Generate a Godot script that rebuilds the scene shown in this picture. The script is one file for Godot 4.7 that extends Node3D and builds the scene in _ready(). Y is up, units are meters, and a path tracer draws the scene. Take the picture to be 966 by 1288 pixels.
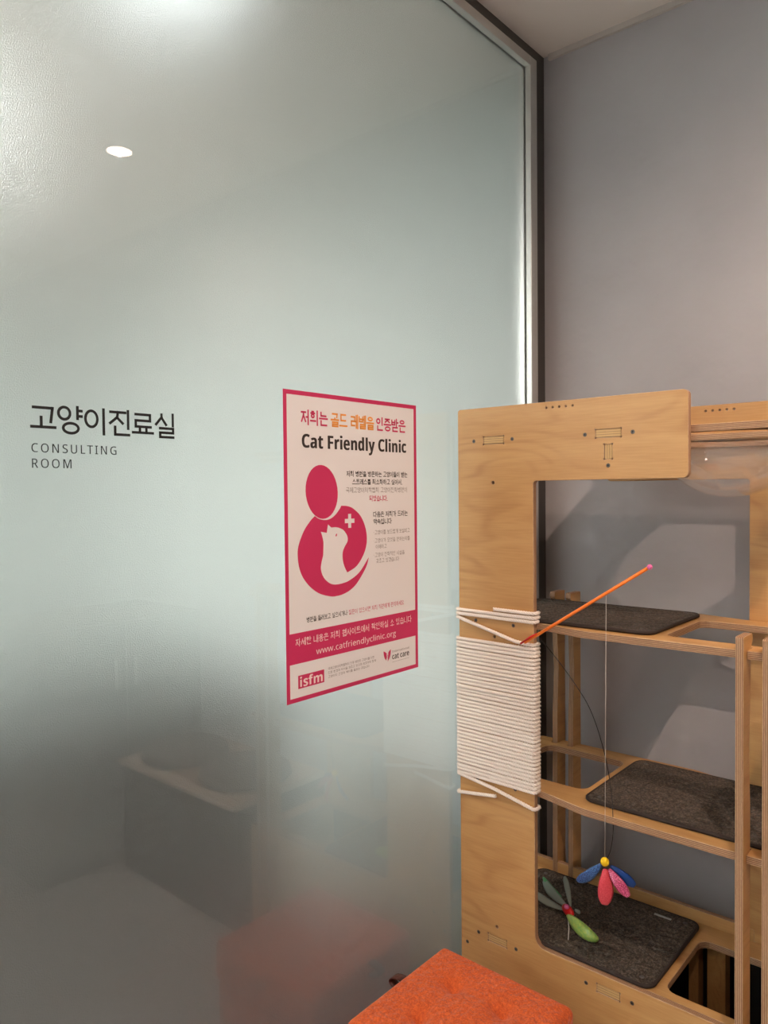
extends Node3D
# A corner of a waiting area: frosted glass partition with a poster and lettering, plywood cat tree,
# orange pouf. Axes: glass front face is x = 0, painted wall is z = 0, floor is y = 0.

const EYE := Vector3(1.1212, 1.52, 2.0373)
const CEIL := 2.797
var M := {}          # materials
var used := {}       # names taken

# ------------------------------------------------------------------ scene set-up
func _ready() -> void:
	var cam := Camera3D.new(); cam.name = "camera"; add_child(cam)
	cam.fov = rad_to_deg(2.0 * atan(644.0 / 952.71)); cam.near = 0.02; cam.far = 60.0
	cam.position = EYE
	cam.basis = Basis(Vector3.UP, deg_to_rad(40.81)) * Basis(Vector3.RIGHT, deg_to_rad(-1.512)) * Basis(Vector3.BACK, deg_to_rad(-0.56))
	cam.current = true
	var we := WorldEnvironment.new(); we.name = "environment"; add_child(we)
	var e := Environment.new(); we.environment = e
	e.background_mode = Environment.BG_COLOR; e.background_color = Color(0.55, 0.60, 0.70); e.background_energy_multiplier = 0.6
	e.tonemap_mode = Environment.TONE_MAPPER_LINEAR; e.tonemap_exposure = 1.0
	e.sdfgi_enabled = true; e.ssao_enabled = true; e.ssil_enabled = true

	make_materials()
	structure()
	lamps()
	glass_partition()
	cat_tree()
	mats()
	sign_lettering()
	poster()
	pouf()
	bench()
	wand_toy()
	dragonfly_toy()
	consulting_room()

# ------------------------------------------------------------------ node helpers
func numbered(n: String) -> String:
	if not used.has(n):
		used[n] = 0
		return n
	used[n] += 1
	return "%s_%03d" % [n, used[n]]

func tag(o: Node, label := "", category := "", group := "", kind := "") -> Node:
	if label: o.set_meta("label", label)
	if category: o.set_meta("category", category)
	if group: o.set_meta("group", group)
	if kind: o.set_meta("kind", kind)
	return o

func thing(called: String, label: String, category: String, at := Vector3.ZERO, group := "") -> Node3D:
	var o := Node3D.new(); o.name = numbered(called); add_child(o); o.position = at
	tag(o, label, category, group)
	return o

func put(mesh: Mesh, called: String, mat, parent: Node, xf := Transform3D()) -> MeshInstance3D:
	var o := MeshInstance3D.new(); o.mesh = mesh; o.transform = xf
	o.cast_shadow = GeometryInstance3D.SHADOW_CASTING_SETTING_ON
	if parent == self: o.name = numbered(called)
	else: o.name = called
	parent.add_child(o, true)
	if mat is Array:
		for i in mat.size(): o.set_surface_override_material(i, mat[i])
	elif mat: o.material_override = mat
	return o

func box(lo: Vector3, hi: Vector3, called: String, mat, parent: Node, bev := 0.0) -> MeshInstance3D:
	if bev > 0.0:
		return put(rbox(hi - lo, bev, 1), called, mat, parent, Transform3D(Basis(), (lo + hi) / 2))
	var b := BoxMesh.new(); b.size = hi - lo
	return put(b, called, mat, parent, Transform3D(Basis(), (lo + hi) / 2))

func struct(o: Node) -> Node:
	o.set_meta("kind", "structure"); return o

# ------------------------------------------------------------------ mesh helpers
func st_new(smooth := true) -> SurfaceTool:
	var st := SurfaceTool.new(); st.begin(Mesh.PRIMITIVE_TRIANGLES); st.set_smooth_group(0 if smooth else -1)
	return st

func tri(st: SurfaceTool, a: Vector3, b: Vector3, c: Vector3) -> void:   # counter-clockwise seen from outside
	st.add_vertex(a); st.add_vertex(c); st.add_vertex(b)

func quad(st: SurfaceTool, a: Vector3, b: Vector3, c: Vector3, d: Vector3) -> void:
	tri(st, a, b, c); tri(st, a, c, d)

func done(st: SurfaceTool) -> ArrayMesh:
	st.generate_normals()
	return st.commit()

# box with rounded edges; n = subdivisions of each face; puffed = the tufted top of the pouf
func rbox(size: Vector3, r: float, n: int, puffed := false, rn := 3) -> ArrayMesh:
	var st := st_new(true)
	var h := size / 2
	r = minf(r, minf(h.x, minf(h.y, h.z)))
	var axes := [[Vector3.RIGHT, Vector3.UP, Vector3.BACK], [Vector3.LEFT, Vector3.BACK, Vector3.UP], [Vector3.UP, Vector3.BACK, Vector3.RIGHT], [Vector3.DOWN, Vector3.RIGHT, Vector3.BACK], [Vector3.BACK, Vector3.RIGHT, Vector3.UP], [Vector3.FORWARD, Vector3.UP, Vector3.RIGHT]]
	for ax in axes:
		var nn: Vector3 = ax[0]; var u: Vector3 = ax[1]; var v: Vector3 = ax[2]
		var hu := absf(h.dot(u.abs())); var hv := absf(h.dot(v.abs())); var hn := absf(h.dot(nn.abs()))
		var us := stops(hu, r, n, rn); var vs := stops(hv, r, n, rn)
		var pts := []
		for a in us:
			var row := []
			for b in vs:
				var p: Vector3 = nn * hn + u * a + v * b
				var q := Vector3(clampf(p.x, -h.x + r, h.x - r), clampf(p.y, -h.y + r, h.y - r), clampf(p.z, -h.z + r, h.z - r))
				var d: Vector3 = p - q
				if d.length() > 1e-9: p = q + d.normalized() * r
				if puffed: p = pouf_shape(p)
				row.append(p)
			pts.append(row)
		for i in us.size() - 1:
			for j in vs.size() - 1:
				quad(st, pts[i][j], pts[i + 1][j], pts[i + 1][j + 1], pts[i][j + 1])
	return done(st)

func stops(h: float, r: float, n: int, rn: int) -> Array:
	var o := []
	for i in rn: o.append(-h + r - r * tan(PI / 4 * (1.0 - float(i) / rn)))
	for i in n + 1: o.append(lerpf(-h + r, h - r, float(i) / n))
	for i in rn: o.append(h - r + r * tan(PI / 4 * float(i + 1) / rn))
	return o

# polygon with rounded corners: each point [x, y, radius]
func rounded(pts: Array, seg := 6) -> PackedVector2Array:
	var o := PackedVector2Array()
	for i in pts.size():
		var p := Vector2(pts[i][0], pts[i][1]); var r: float = pts[i][2]
		var a := Vector2(pts[i - 1][0], pts[i - 1][1]); var k: Array = pts[(i + 1) % pts.size()]; var b := Vector2(k[0], k[1])
		if r <= 0.0:
			o.append(p); continue
		var da := (a - p).normalized(); var db := (b - p).normalized()
		var half := absf(da.angle_to(db)) / 2
		var t := r / tan(half)
		var c := p + (da + db).normalized() * (r / sin(half))
		var s := p + da * t - c; var f := p + db * t - c
		var sweep := s.angle_to(f)
		for j in seg + 1: o.append(c + s.rotated(sweep * j / seg))
	return o

func circle(c: Vector2, r: float, n := 12) -> PackedVector2Array:
	var o := PackedVector2Array()
	for i in n: o.append(c + Vector2(r, 0).rotated(TAU * i / n))
	return o

func rect(x0: float, y0: float, x1: float, y1: float, r := 0.0) -> PackedVector2Array:
	return rounded([[x0, y0, r], [x1, y0, r], [x1, y1, r], [x0, y1, r]], 5)

func area(p: PackedVector2Array) -> float:
	var s := 0.0
	for i in p.size():
		var a := p[i]; var b := p[(i + 1) % p.size()]
		s += a.x * b.y - b.x * a.y
	return s / 2

func facing(p: PackedVector2Array, ccw: bool) -> PackedVector2Array:
	var q := p.duplicate()
	if (area(q) > 0) != ccw: q.reverse()
	return q

func inset(p: PackedVector2Array, c: float) -> PackedVector2Array:
	var o := PackedVector2Array(); var n := p.size()
	for i in n:
		var a := (p[i] - p[i - 1]).normalized(); var b := (p[(i + 1) % n] - p[i]).normalized()
		var na := Vector2(-a.y, a.x); var nb := Vector2(-b.y, b.x)
		var m := na + nb
		if m.length() < 1e-6: m = na
		m = m.normalized()
		o.append(p[i] + m * c / maxf(0.5, m.dot(na)))
	return o

func crosses(a: Vector2, b: Vector2, poly: PackedVector2Array) -> bool:
	for i in poly.size():
		var c := poly[i]; var d := poly[(i + 1) % poly.size()]
		if c.is_equal_approx(a) or c.is_equal_approx(b) or d.is_equal_approx(a) or d.is_equal_approx(b): continue
		if Geometry2D.segment_intersects_segment(a, b, c, d) != null: return true
	return false

# ear clipping of a polygon with holes; returns the triangles' corners
func triangles(outer: PackedVector2Array, holes: Array) -> PackedVector2Array:
	var poly := facing(outer, true)
	var rest := []
	for h in holes: rest.append(facing(h, false))
	rest.sort_custom(func(p, q):
		var mp := -1e9; var mq := -1e9
		for v in p: mp = maxf(mp, v.x)
		for v in q: mq = maxf(mq, v.x)
		return mp > mq)
	while rest.size():
		var h: PackedVector2Array = rest.pop_front()
		var k := 0
		for i in h.size():
			if h[i].x > h[k].x: k = i
		var order := range(poly.size())
		order.sort_custom(func(i, j): return poly[i].distance_squared_to(h[k]) < poly[j].distance_squared_to(h[k]))
		for i in order:
			var bad := crosses(h[k], poly[i], poly) or crosses(h[k], poly[i], h)
			for o in rest: bad = bad or crosses(h[k], poly[i], o)
			if bad: continue
			var joined := poly.slice(0, i + 1)
			for j in h.size() + 1: joined.append(h[(k + j) % h.size()])
			joined.append_array(poly.slice(i))
			poly = joined
			break
	var idx := range(poly.size()); var out := PackedVector2Array(); var guard := 0
	var at := 0
	while idx.size() > 3 and guard < 200000:
		var n := idx.size(); var found := false
		for step in n:
			var i := (at + step) % n
			var a := poly[idx[i - 1]]; var b := poly[idx[i]]; var c := poly[idx[(i + 1) % n]]
			guard += 1
			var cr := (b - a).cross(c - b)
			if cr <= 1e-12: continue
			var clear := true
			for j in idx:
				var q := poly[j]
				if q == a or q == b or q == c: continue
				if (b - a).cross(q - a) >= 0 and (c - b).cross(q - b) >= 0 and (a - c).cross(q - c) >= 0:
					clear = false; break
			if clear:
				out.append_array([a, b, c]); idx.remove_at(i); at = maxi(i - 1, 0); found = true; break
		if not found:
			idx.remove_at(at % idx.size())
	if idx.size() == 3: out.append_array([poly[idx[0]], poly[idx[1]], poly[idx[2]]])
	return out

# board: outline in x, y, from z = 0 to t; surface 0 = faces, surface 1 = cut edges (v runs across the plies)
func plate(outline: PackedVector2Array, holes: Array, t: float, c := 0.001) -> ArrayMesh:
	var rings := [facing(outline, true)]
	for h in holes: rings.append(facing(h, false))
	var inner := []
	for r in rings: inner.append(inset(r, c) if c > 0.0 else r)
	var st := st_new(false)
	var tr := triangles(inner[0], inner.slice(1))
	for i in range(0, tr.size(), 3):
		for k in [0, 2, 1]:
			st.set_uv(tr[i + k]); st.add_vertex(Vector3(tr[i + k].x, tr[i + k].y, t))
		for k in [0, 1, 2]:
			st.set_uv(tr[i + k] + Vector2(0.37, 0.61)); st.add_vertex(Vector3(tr[i + k].x, tr[i + k].y, 0))
	var m := done(st)
	var s2 := st_new(false)
	for g in rings.size():
		var r: PackedVector2Array = rings[g]; var q: PackedVector2Array = inner[g]
		var run := 0.0
		for i in r.size():
			var j := (i + 1) % r.size(); var l := r[i].distance_to(r[j])
			var lev := [[q, 0.0, 0.0], [r, c, 0.06], [r, t - c, 0.94], [q, t, 1.0]]
			for k in 3:
				if c <= 0.0 and k != 1: continue
				var A: PackedVector2Array = lev[k][0]; var B: PackedVector2Array = lev[k + 1][0]
				var p := [Vector3(A[i].x, A[i].y, lev[k][1]), Vector3(A[j].x, A[j].y, lev[k][1]), Vector3(B[j].x, B[j].y, lev[k + 1][1]), Vector3(B[i].x, B[i].y, lev[k + 1][1])]
				var w := [Vector2(run, lev[k][2]), Vector2(run + l, lev[k][2]), Vector2(run + l, lev[k + 1][2]), Vector2(run, lev[k + 1][2])]
				for z in [0, 2, 1, 0, 3, 2]:
					s2.set_uv(w[z]); s2.add_vertex(p[z])
			run += l
	s2.generate_normals()
	s2.commit(m)
	return m

# tube along points; radius may be a float or an array
func tube(pts: Array, rad, sides := 8, closed := false, caps := true) -> ArrayMesh:
	var st := st_new(true)
	sweep(st, pts, rad, sides, closed, caps)
	return done(st)

func sweep(st: SurfaceTool, pts: Array, rad, sides := 8, closed := false, caps := true) -> void:
	var n := pts.size(); var rings := []
	var up := Vector3.UP
	for i in n:
		var a: Vector3 = pts[(i - 1 + n) % n] if closed else pts[maxi(i - 1, 0)]
		var b: Vector3 = pts[(i + 1) % n] if closed else pts[mini(i + 1, n - 1)]
		var t := (b - a).normalized()
		if i == 0 and absf(t.dot(up)) > 0.9: up = Vector3.RIGHT
		var s := t.cross(up).normalized(); up = s.cross(t).normalized()
		var r: float = rad[i] if rad is Array or rad is PackedFloat32Array else rad
		var ring := []
		for k in sides:
			var g := TAU * k / sides
			ring.append(pts[i] + (s * cos(g) + up * sin(g)) * r)
		rings.append(ring)
	for i in n if closed else n - 1:
		var A: Array = rings[i]; var B: Array = rings[(i + 1) % n]
		for k in sides:
			var l := (k + 1) % sides
			quad(st, A[k], B[k], B[l], A[l])
	if caps and not closed:
		for k in range(1, sides - 1):
			tri(st, rings[0][0], rings[0][k], rings[0][k + 1])
			tri(st, rings[n - 1][0], rings[n - 1][k + 1], rings[n - 1][k])

# surface of revolution about y; profile [[radius, y], ...]
func lathe(profile: Array, n := 32) -> ArrayMesh:
	var st := st_new(true)
	for i in n:
		var a := TAU * i / n; var b := TAU * (i + 1) / n
		for k in profile.size() - 1:
			var p: Array = profile[k]; var q: Array = profile[k + 1]
			var p0 := Vector3(cos(a) * p[0], p[1], sin(a) * p[0]); var p1 := Vector3(cos(b) * p[0], p[1], sin(b) * p[0])
			var q0 := Vector3(cos(a) * q[0], q[1], sin(a) * q[0]); var q1 := Vector3(cos(b) * q[0], q[1], sin(b) * q[0])
			if p[0] > 1e-6: tri(st, p0, p1, q1)
			if q[0] > 1e-6: tri(st, p0, q1, q0)
	return done(st)

func ellipsoid(c: Vector3, bas: Basis, r: Vector3, n := 12, m := 8) -> ArrayMesh:
	var st := st_new(true)
	for i in m:
		for j in n:
			var p := []
			for d in [[0, 0], [0, 1], [1, 1], [1, 0]]:
				var th: float = PI * (i + d[0]) / m; var ph: float = TAU * (j + d[1]) / n
				p.append(c + bas * (Vector3(sin(th) * cos(ph), cos(th), sin(th) * sin(ph)) * r))
			if i > 0: tri(st, p[0], p[1], p[2])
			if i < m - 1: tri(st, p[0], p[2], p[3])
	return done(st)

# ------------------------------------------------------------------ materials
func mat(c: Color, rough := 0.6, metal := 0.0) -> StandardMaterial3D:
	var m := StandardMaterial3D.new(); m.albedo_color = c; m.roughness = rough; m.metallic = metal
	return m

func noise(f: float, s: int, oct := 4) -> FastNoiseLite:
	var n := FastNoiseLite.new(); n.noise_type = FastNoiseLite.TYPE_SIMPLEX_SMOOTH; n.frequency = f; n.seed = s
	n.fractal_octaves = oct
	return n

func noise_tex(f: float, s: int, lo: Color, hi: Color, size := 512, oct := 4, as_normal := false, sharp := false) -> NoiseTexture2D:
	var t := NoiseTexture2D.new(); t.width = size; t.height = size; t.seamless = true; t.noise = noise(f, s, oct)
	if as_normal:
		t.as_normal_map = true; t.bump_strength = 4.0
	else:
		var g := Gradient.new(); g.set_color(0, lo); g.set_color(1, hi); t.color_ramp = g
		if sharp:
			g.set_offset(0, 0.47); g.set_offset(1, 0.53)
	return t

func wood_image(base: Color, dark: Color, light: Color, s: int) -> ImageTexture:
	var n := 768
	var im := Image.create(n, n, false, Image.FORMAT_RGB8)
	var big := noise(1.0, s, 3); var fine := noise(1.0, s + 7, 2); var mid := noise(1.0, s + 13, 3)
	for y in n:
		for x in n:
			var u := float(x) / n; var v := float(y) / n
			var w := big.get_noise_2d(u * 1.1, v * 3.6)
			var ph := v * 13.0 + w * 3.0
			var band := 0.5 + 0.5 * sin(ph * TAU)
			band = pow(band, 3.0)
			var patch := clampf(mid.get_noise_2d(u * 3.0 + 9.0, v * 6.0) * 1.6 + 0.35, 0.0, 1.0)
			var f := fine.get_noise_2d(u * 9.0, v * 190.0)
			var k := clampf(band * patch * 0.30 + f * 0.14 + 0.10, 0.0, 1.0)
			var c := base.lerp(dark, k)
			c = c.lerp(light, clampf(mid.get_noise_2d(u * 1.4, v * 14.0) * 0.7, 0.0, 0.6))
			im.set_pixel(x, y, c)
	im.generate_mipmaps()
	return ImageTexture.create_from_image(im)

func ply_image(pale := false) -> ImageTexture:
	var w := 512; var h := 64
	var im := Image.create(w, h, false, Image.FORMAT_RGB8)
	var n := noise(1.0, 41, 3)
	var plies := 9.0
	for y in h:
		for x in w:
			var u := float(x) / w; var v := float(y) / h
			var k := v * plies + n.get_noise_2d(u * 6.0, 3.0) * 0.10
			var ply := int(k); var frac := k - ply
			var c := Color(0.80, 0.66, 0.51) if ply % 2 == 0 else Color(0.56, 0.385, 0.265)
			var streak := n.get_noise_2d(u * (60.0 if ply % 2 else 22.0), v * 40.0 + ply * 5.0)
			c = c.lerp(Color(0.40, 0.26, 0.17), clampf(streak * 0.55 + 0.05, 0.0, 0.6))
			if frac < 0.13: c = c.lerp(Color(0.42, 0.28, 0.19), 0.65)
			if pale: c = Color(0.80, 0.655, 0.44) if frac > 0.30 or ply % 3 else Color(0.40, 0.28, 0.17)
			im.set_pixel(x, y, c)
	return ImageTexture.create_from_image(im)

func terrazzo_image() -> ImageTexture:
	var n := 512; var im := Image.create(n, n, false, Image.FORMAT_RGB8)
	im.fill(Color(0.80, 0.79, 0.77))
	var rng := RandomNumberGenerator.new(); rng.seed = 5
	for i in 5200:
		var x := rng.randi_range(0, n - 1); var y := rng.randi_range(0, n - 1); var r := rng.randf_range(0.6, 3.4)
		var g := rng.randf(); var c := Color(0.50, 0.50, 0.49).lerp(Color(0.95, 0.94, 0.92), g)
		var sx := rng.randf_range(0.6, 1.4)
		for dy in range(-4, 5):
			for dx in range(-5, 6):
				if dx * dx * sx + dy * dy / sx < r * r: im.set_pixel(posmod(x + dx, n), posmod(y + dy, n), c)
	return ImageTexture.create_from_image(im)

func weave_image(a: Color, b: Color, s: int) -> ImageTexture:
	var n := 512; var im := Image.create(n, n, false, Image.FORMAT_RGB8)
	var rng := RandomNumberGenerator.new(); rng.seed = s
	var slub := noise(0.1, s, 2)
	for y in n:
		for x in n:
			var k := 0.5 + 0.45 * slub.get_noise_2d(x * 2.0, y * 2.0) + 0.10 * slub.get_noise_2d(x * 0.35, y * 0.35 + 90.0) + rng.randf_range(-0.42, 0.42)
			im.set_pixel(x, y, a.lerp(b, clampf(k, 0.0, 1.0)))
	return ImageTexture.create_from_image(im)

func triplanar(m: StandardMaterial3D, s: float) -> StandardMaterial3D:
	m.uv1_triplanar = true; m.uv1_scale = Vector3(s, s, s)
	return m

func make_materials() -> void:
	var wood := mat(Color.WHITE, 0.42)
	wood.albedo_texture = wood_image(Color(0.800, 0.618, 0.390), Color(0.630, 0.427, 0.230), Color(0.850, 0.680, 0.455), 3)
	wood.uv1_scale = Vector3(1.15, 1.15, 1)
	M.wood = wood
	var ply := mat(Color.WHITE, 0.6); ply.albedo_texture = ply_image(); ply.uv1_scale = Vector3(3.2, 1, 1)
	M.ply = ply
	M.board = [wood, ply]
	M.tenon = mat(Color.WHITE, 0.6); M.tenon.albedo_texture = ply_image(true); M.tenon.uv1_scale = Vector3(3.2, 1, 1)
	M.pale_wood = mat(Color(0.95, 0.86, 0.77), 0.5)
	var wall := mat(Color.WHITE, 0.75)
	wall.albedo_texture = noise_tex(0.006, 11, Color(0.700, 0.690, 0.700), Color(0.740, 0.730, 0.738), 512, 5)
	triplanar(wall, 0.7); wall.uv1_world_triplanar = true
	wall.heightmap_enabled = false
	wall.normal_enabled = true; wall.normal_texture = noise_tex(0.03, 12, Color.BLACK, Color.WHITE, 512, 4, true); wall.normal_scale = 0.12
	M.wall = wall
	M.white_wall = mat(Color(0.88, 0.88, 0.86), 0.8)
	M.grey_wall = mat(Color(0.67, 0.69, 0.67), 0.8)
	M.ceiling = mat(Color(0.90, 0.87, 0.845), 0.85)
	M.steel = mat(Color(0.84, 0.83, 0.81), 0.30, 0.75)
	M.dark_steel = mat(Color(0.40, 0.385, 0.37), 0.5, 0.8)
	M.screw = mat(Color(0.42, 0.40, 0.38), 0.4, 0.7)
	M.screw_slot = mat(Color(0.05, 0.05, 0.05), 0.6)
	M.rope = mat(Color(0.98, 0.94, 0.90), 0.9)
	var carpet := mat(Color.WHITE, 0.95)
	carpet.albedo_texture = weave_image(Color(0.14, 0.125, 0.105), Color(0.45, 0.395, 0.345), 21); triplanar(carpet, 1.15)
	carpet.normal_enabled = true; carpet.normal_texture = noise_tex(0.12, 22, Color.BLACK, Color.WHITE, 256, 3, true); carpet.normal_scale = 0.7
	M.carpet = carpet
	M.binding = mat(Color(0.20, 0.16, 0.14), 0.8)
	var orange := mat(Color.WHITE, 0.9)
	orange.albedo_texture = weave_image(Color(0.66, 0.24, 0.07), Color(0.90, 0.43, 0.17), 31); triplanar(orange, 1.5)
	orange.normal_enabled = true; orange.normal_texture = noise_tex(0.14, 32, Color.BLACK, Color.WHITE, 256, 3, true); orange.normal_scale = 0.6
	orange.rim_enabled = true; orange.rim = 0.25; orange.rim_tint = 0.7
	M.orange = orange
	M.tile = mat(Color.WHITE, 0.35); M.tile.albedo_texture = terrazzo_image(); triplanar(M.tile, 1.9); M.tile.uv1_world_triplanar = true
	M.grout = mat(Color(0.36, 0.35, 0.34), 0.9)
	var film := mat(Color(0.965, 0.972, 0.958, 0.02), 0.31)
	film.transparency = BaseMaterial3D.TRANSPARENCY_ALPHA; film.refraction_enabled = true; film.refraction_scale = 0.05
	film.normal_enabled = true; film.normal_texture = noise_tex(0.25, 61, Color.BLACK, Color.WHITE, 512, 3, true); film.normal_scale = 0.25; triplanar(film, 3.0)
	M.film = film
	var pane := mat(Color(1, 1, 1, 0.0), 0.0)
	pane.transparency = BaseMaterial3D.TRANSPARENCY_ALPHA
	pane.metallic_specular = 0.45
	M.pane = pane
	var acrylic := mat(Color(0.97, 0.96, 0.95, 0.06), 0.02)
	acrylic.transparency = BaseMaterial3D.TRANSPARENCY_ALPHA
	M.acrylic = acrylic
	M.black = mat(Color(0.055, 0.055, 0.06), 0.55)
	M.paper = mat(Color(0.905, 0.900, 0.905), 0.65)
	M.pink = mat(Color(0.780, 0.155, 0.365), 0.6)
	M.gold = mat(Color(0.93, 0.60, 0.22), 0.6)
	M.ink = mat(Color(0.17, 0.145, 0.14), 0.6)
	M.grey_ink = mat(Color(0.48, 0.44, 0.43), 0.6)
	M.pale_ink = mat(Color(0.95, 0.86, 0.86), 0.6)
	M.stick = mat(Color(1.0, 0.50, 0.13), 0.35)
	M.red = mat(Color(0.80, 0.06, 0.09), 0.35)
	M.tip = mat(Color(0.90, 0.42, 0.66), 0.5)
	M.thread = mat(Color(0.85, 0.83, 0.80), 0.4)
	M.wire = mat(Color(0.10, 0.09, 0.09), 0.5)
	M.yellow = mat(Color(0.98, 0.82, 0.06), 0.35)
	M.blue = mat(Color.WHITE, 0.3); M.blue.albedo_texture = noise_tex(0.09, 51, Color(0.02, 0.14, 0.38), Color(0.36, 0.56, 0.80), 256, 2, false, true); triplanar(M.blue, 16.0)
	M.deep_blue = mat(Color(0.03, 0.22, 0.50), 0.3)
	M.magenta = mat(Color.WHITE, 0.3); M.magenta.albedo_texture = noise_tex(0.09, 52, Color(0.52, 0.03, 0.20), Color(0.92, 0.45, 0.62), 256, 2, false, true); triplanar(M.magenta, 16.0)
	M.rose = mat(Color.WHITE, 0.3); M.rose.albedo_texture = noise_tex(0.07, 53, Color(0.72, 0.14, 0.20), Color(0.88, 0.36, 0.40), 256, 2); triplanar(M.rose, 16.0)
	M.green = mat(Color.WHITE, 0.3); M.green.albedo_texture = noise_tex(0.03, 54, Color(0.42, 0.68, 0.36), Color(0.80, 0.82, 0.38), 256, 2); triplanar(M.green, 14.0)
	var wing := mat(Color(0.74, 0.79, 0.75, 0.42), 0.4); wing.transparency = BaseMaterial3D.TRANSPARENCY_ALPHA
	M.wing = wing
	var gwing := mat(Color(0.35, 0.70, 0.45, 0.6), 0.4); gwing.transparency = BaseMaterial3D.TRANSPARENCY_ALPHA
	M.green_wing = gwing
	M.bench_front = mat(Color(0.22, 0.22, 0.20), 0.7)
	M.cushion = mat(Color(0.55, 0.52, 0.49), 0.9)
	M.cabinet = mat(Color(0.62, 0.62, 0.60), 0.6)
	M.leather = mat(Color(0.30, 0.12, 0.06), 0.5)
	M.dark_cabinet = mat(Color(0.11, 0.13, 0.12), 0.7)
	M.room_floor = mat(Color(0.11, 0.115, 0.11), 0.8)
	M.trim = mat(Color(0.78, 0.75, 0.73), 0.7)

# ------------------------------------------------------------------ the rooms
func structure() -> void:
	var X0 := -2.6; var X1 := 4.0; var Z1 := 4.8
	var fl := Node3D.new(); fl.name = "floor"; add_child(fl); struct(fl)
	tag(fl, "grey speckled terrazzo tile floor")
	box(Vector3(0.0, -0.10, 0.0), Vector3(X1, -0.006, Z1), "grout_bed", M.grout, fl)
	box(Vector3(X0, -0.10, 0.0), Vector3(-0.0, 0.0, Z1), "consulting_room_flooring", M.room_floor, fl)
	var tm := rbox(Vector3(0.597, 0.012, 0.597), 0.002, 1, false, 1)
	for i in 7:
		for j in 8:
			put(tm, "tile", M.tile, fl, Transform3D(Basis(), Vector3(0.31 + i * 0.6, -0.006, 0.31 + j * 0.6)))
	struct(box(Vector3(X0 - 0.1, CEIL, -0.1), Vector3(X1 + 0.5, CEIL + 0.1, Z1 + 0.5), "ceiling", M.ceiling, self))
	struct(box(Vector3(-0.012, -0.1, -0.12), Vector3(X1 + 0.1, CEIL, 0.0), "wall_back", M.wall, self))
	struct(box(Vector3(X0, -0.1, -0.12), Vector3(-0.012, CEIL, 0.0), "wall_consulting_back", M.grey_wall, self))
	struct(box(Vector3(X1, -0.1, 0.0), Vector3(X1 + 0.12, CEIL, Z1), "wall_right", M.white_wall, self))
	# the front wall holds the shop window that lets in daylight
	var wf := Node3D.new(); wf.name = "wall_front"; add_child(wf); struct(wf); tag(wf, "white wall with the shop window, behind the viewer")
	box(Vector3(X0 - 0.1, -0.1, Z1), Vector3(0.7, CEIL, Z1 + 0.12), "wall_pier", M.white_wall, wf)
	box(Vector3(3.7, -0.1, Z1), Vector3(X1 + 0.12, CEIL, Z1 + 0.12), "wall_pier", M.white_wall, wf)
	box(Vector3(0.7, 2.55, Z1), Vector3(3.7, CEIL, Z1 + 0.12), "wall_lintel", M.white_wall, wf)
	box(Vector3(0.7, -0.1, Z1), Vector3(3.7, 0.3, Z1 + 0.12), "wall_apron", M.white_wall, wf)
	var wn := Node3D.new(); wn.name = "window_1"; add_child(wn); struct(wn); tag(wn, "wide shop window behind the viewer")
	for x in [0.7, 1.68, 2.66, 3.64]: box(Vector3(x, 0.3, Z1 + 0.03), Vector3(x + 0.06, 2.55, Z1 + 0.09), "window_mullion", M.dark_steel, wn)
	for y in [0.3, 2.49]: box(Vector3(0.76, y, Z1 + 0.035), Vector3(3.64, y + 0.06, Z1 + 0.085), "window_rail", M.dark_steel, wn)
	var q := QuadMesh.new(); q.size = Vector2(0.92, 2.13)
	for x in [1.22, 2.20, 3.18]: put(q, "window_pane", M.pane, wn, Transform3D(Basis(), Vector3(x, 1.425, Z1 + 0.06)))
	struct(box(Vector3(X0 - 0.12, -0.1, -0.12), Vector3(X0, CEIL, Z1), "wall_consulting_left", M.grey_wall, self))
	struct(box(Vector3(0.022, CEIL - 0.016, 0.0), Vector3(X1, CEIL, 0.010), "trim_1", M.trim, self))

func downlight(at: Vector3, energy: float, label: String) -> void:
	var t := thing("downlight", label, "downlight", at, "recessed ceiling downlights")
	put(lathe([[0.045, 0.0], [0.046, -0.003], [0.058, -0.004], [0.060, -0.001], [0.060, 0.0]], 32), "trim_ring", M.trim, t)
	var lens := mat(Color(1, 0.95, 0.9), 0.5); lens.emission_enabled = true; lens.emission = Color(1.0, 0.88, 0.80); lens.emission_energy_multiplier = 18.0
	put(lathe([[0.0, -0.0012], [0.045, -0.0012], [0.045, 0.0], [0.0, 0.0]], 32), "lamp_lens", lens, t)
	var s := SpotLight3D.new(); s.name = "spot"; t.add_child(s)
	s.rotation.x = -PI / 2; s.position.y = -0.010
	s.spot_angle = 82.0; s.spot_angle_attenuation = 0.8; s.spot_range = 8.0; s.spot_attenuation = 2.0
	s.light_color = Color(1.0, 0.875, 0.79); s.light_energy = energy; s.light_size = 0.0085; s.shadow_enabled = true

func lamps() -> void:
	var row := ["nearest the painted wall, mirrored in the glass", "second from the painted wall", "farthest from the painted wall"]
	var z := [0.514, 1.42, 2.33]
	for k in 3:
		downlight(Vector3(1.477 if k == 0 else 1.32, CEIL, z[k]), [1.05, 1.8, 0.75][k], "round recessed ceiling downlight, " + row[k])

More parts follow.
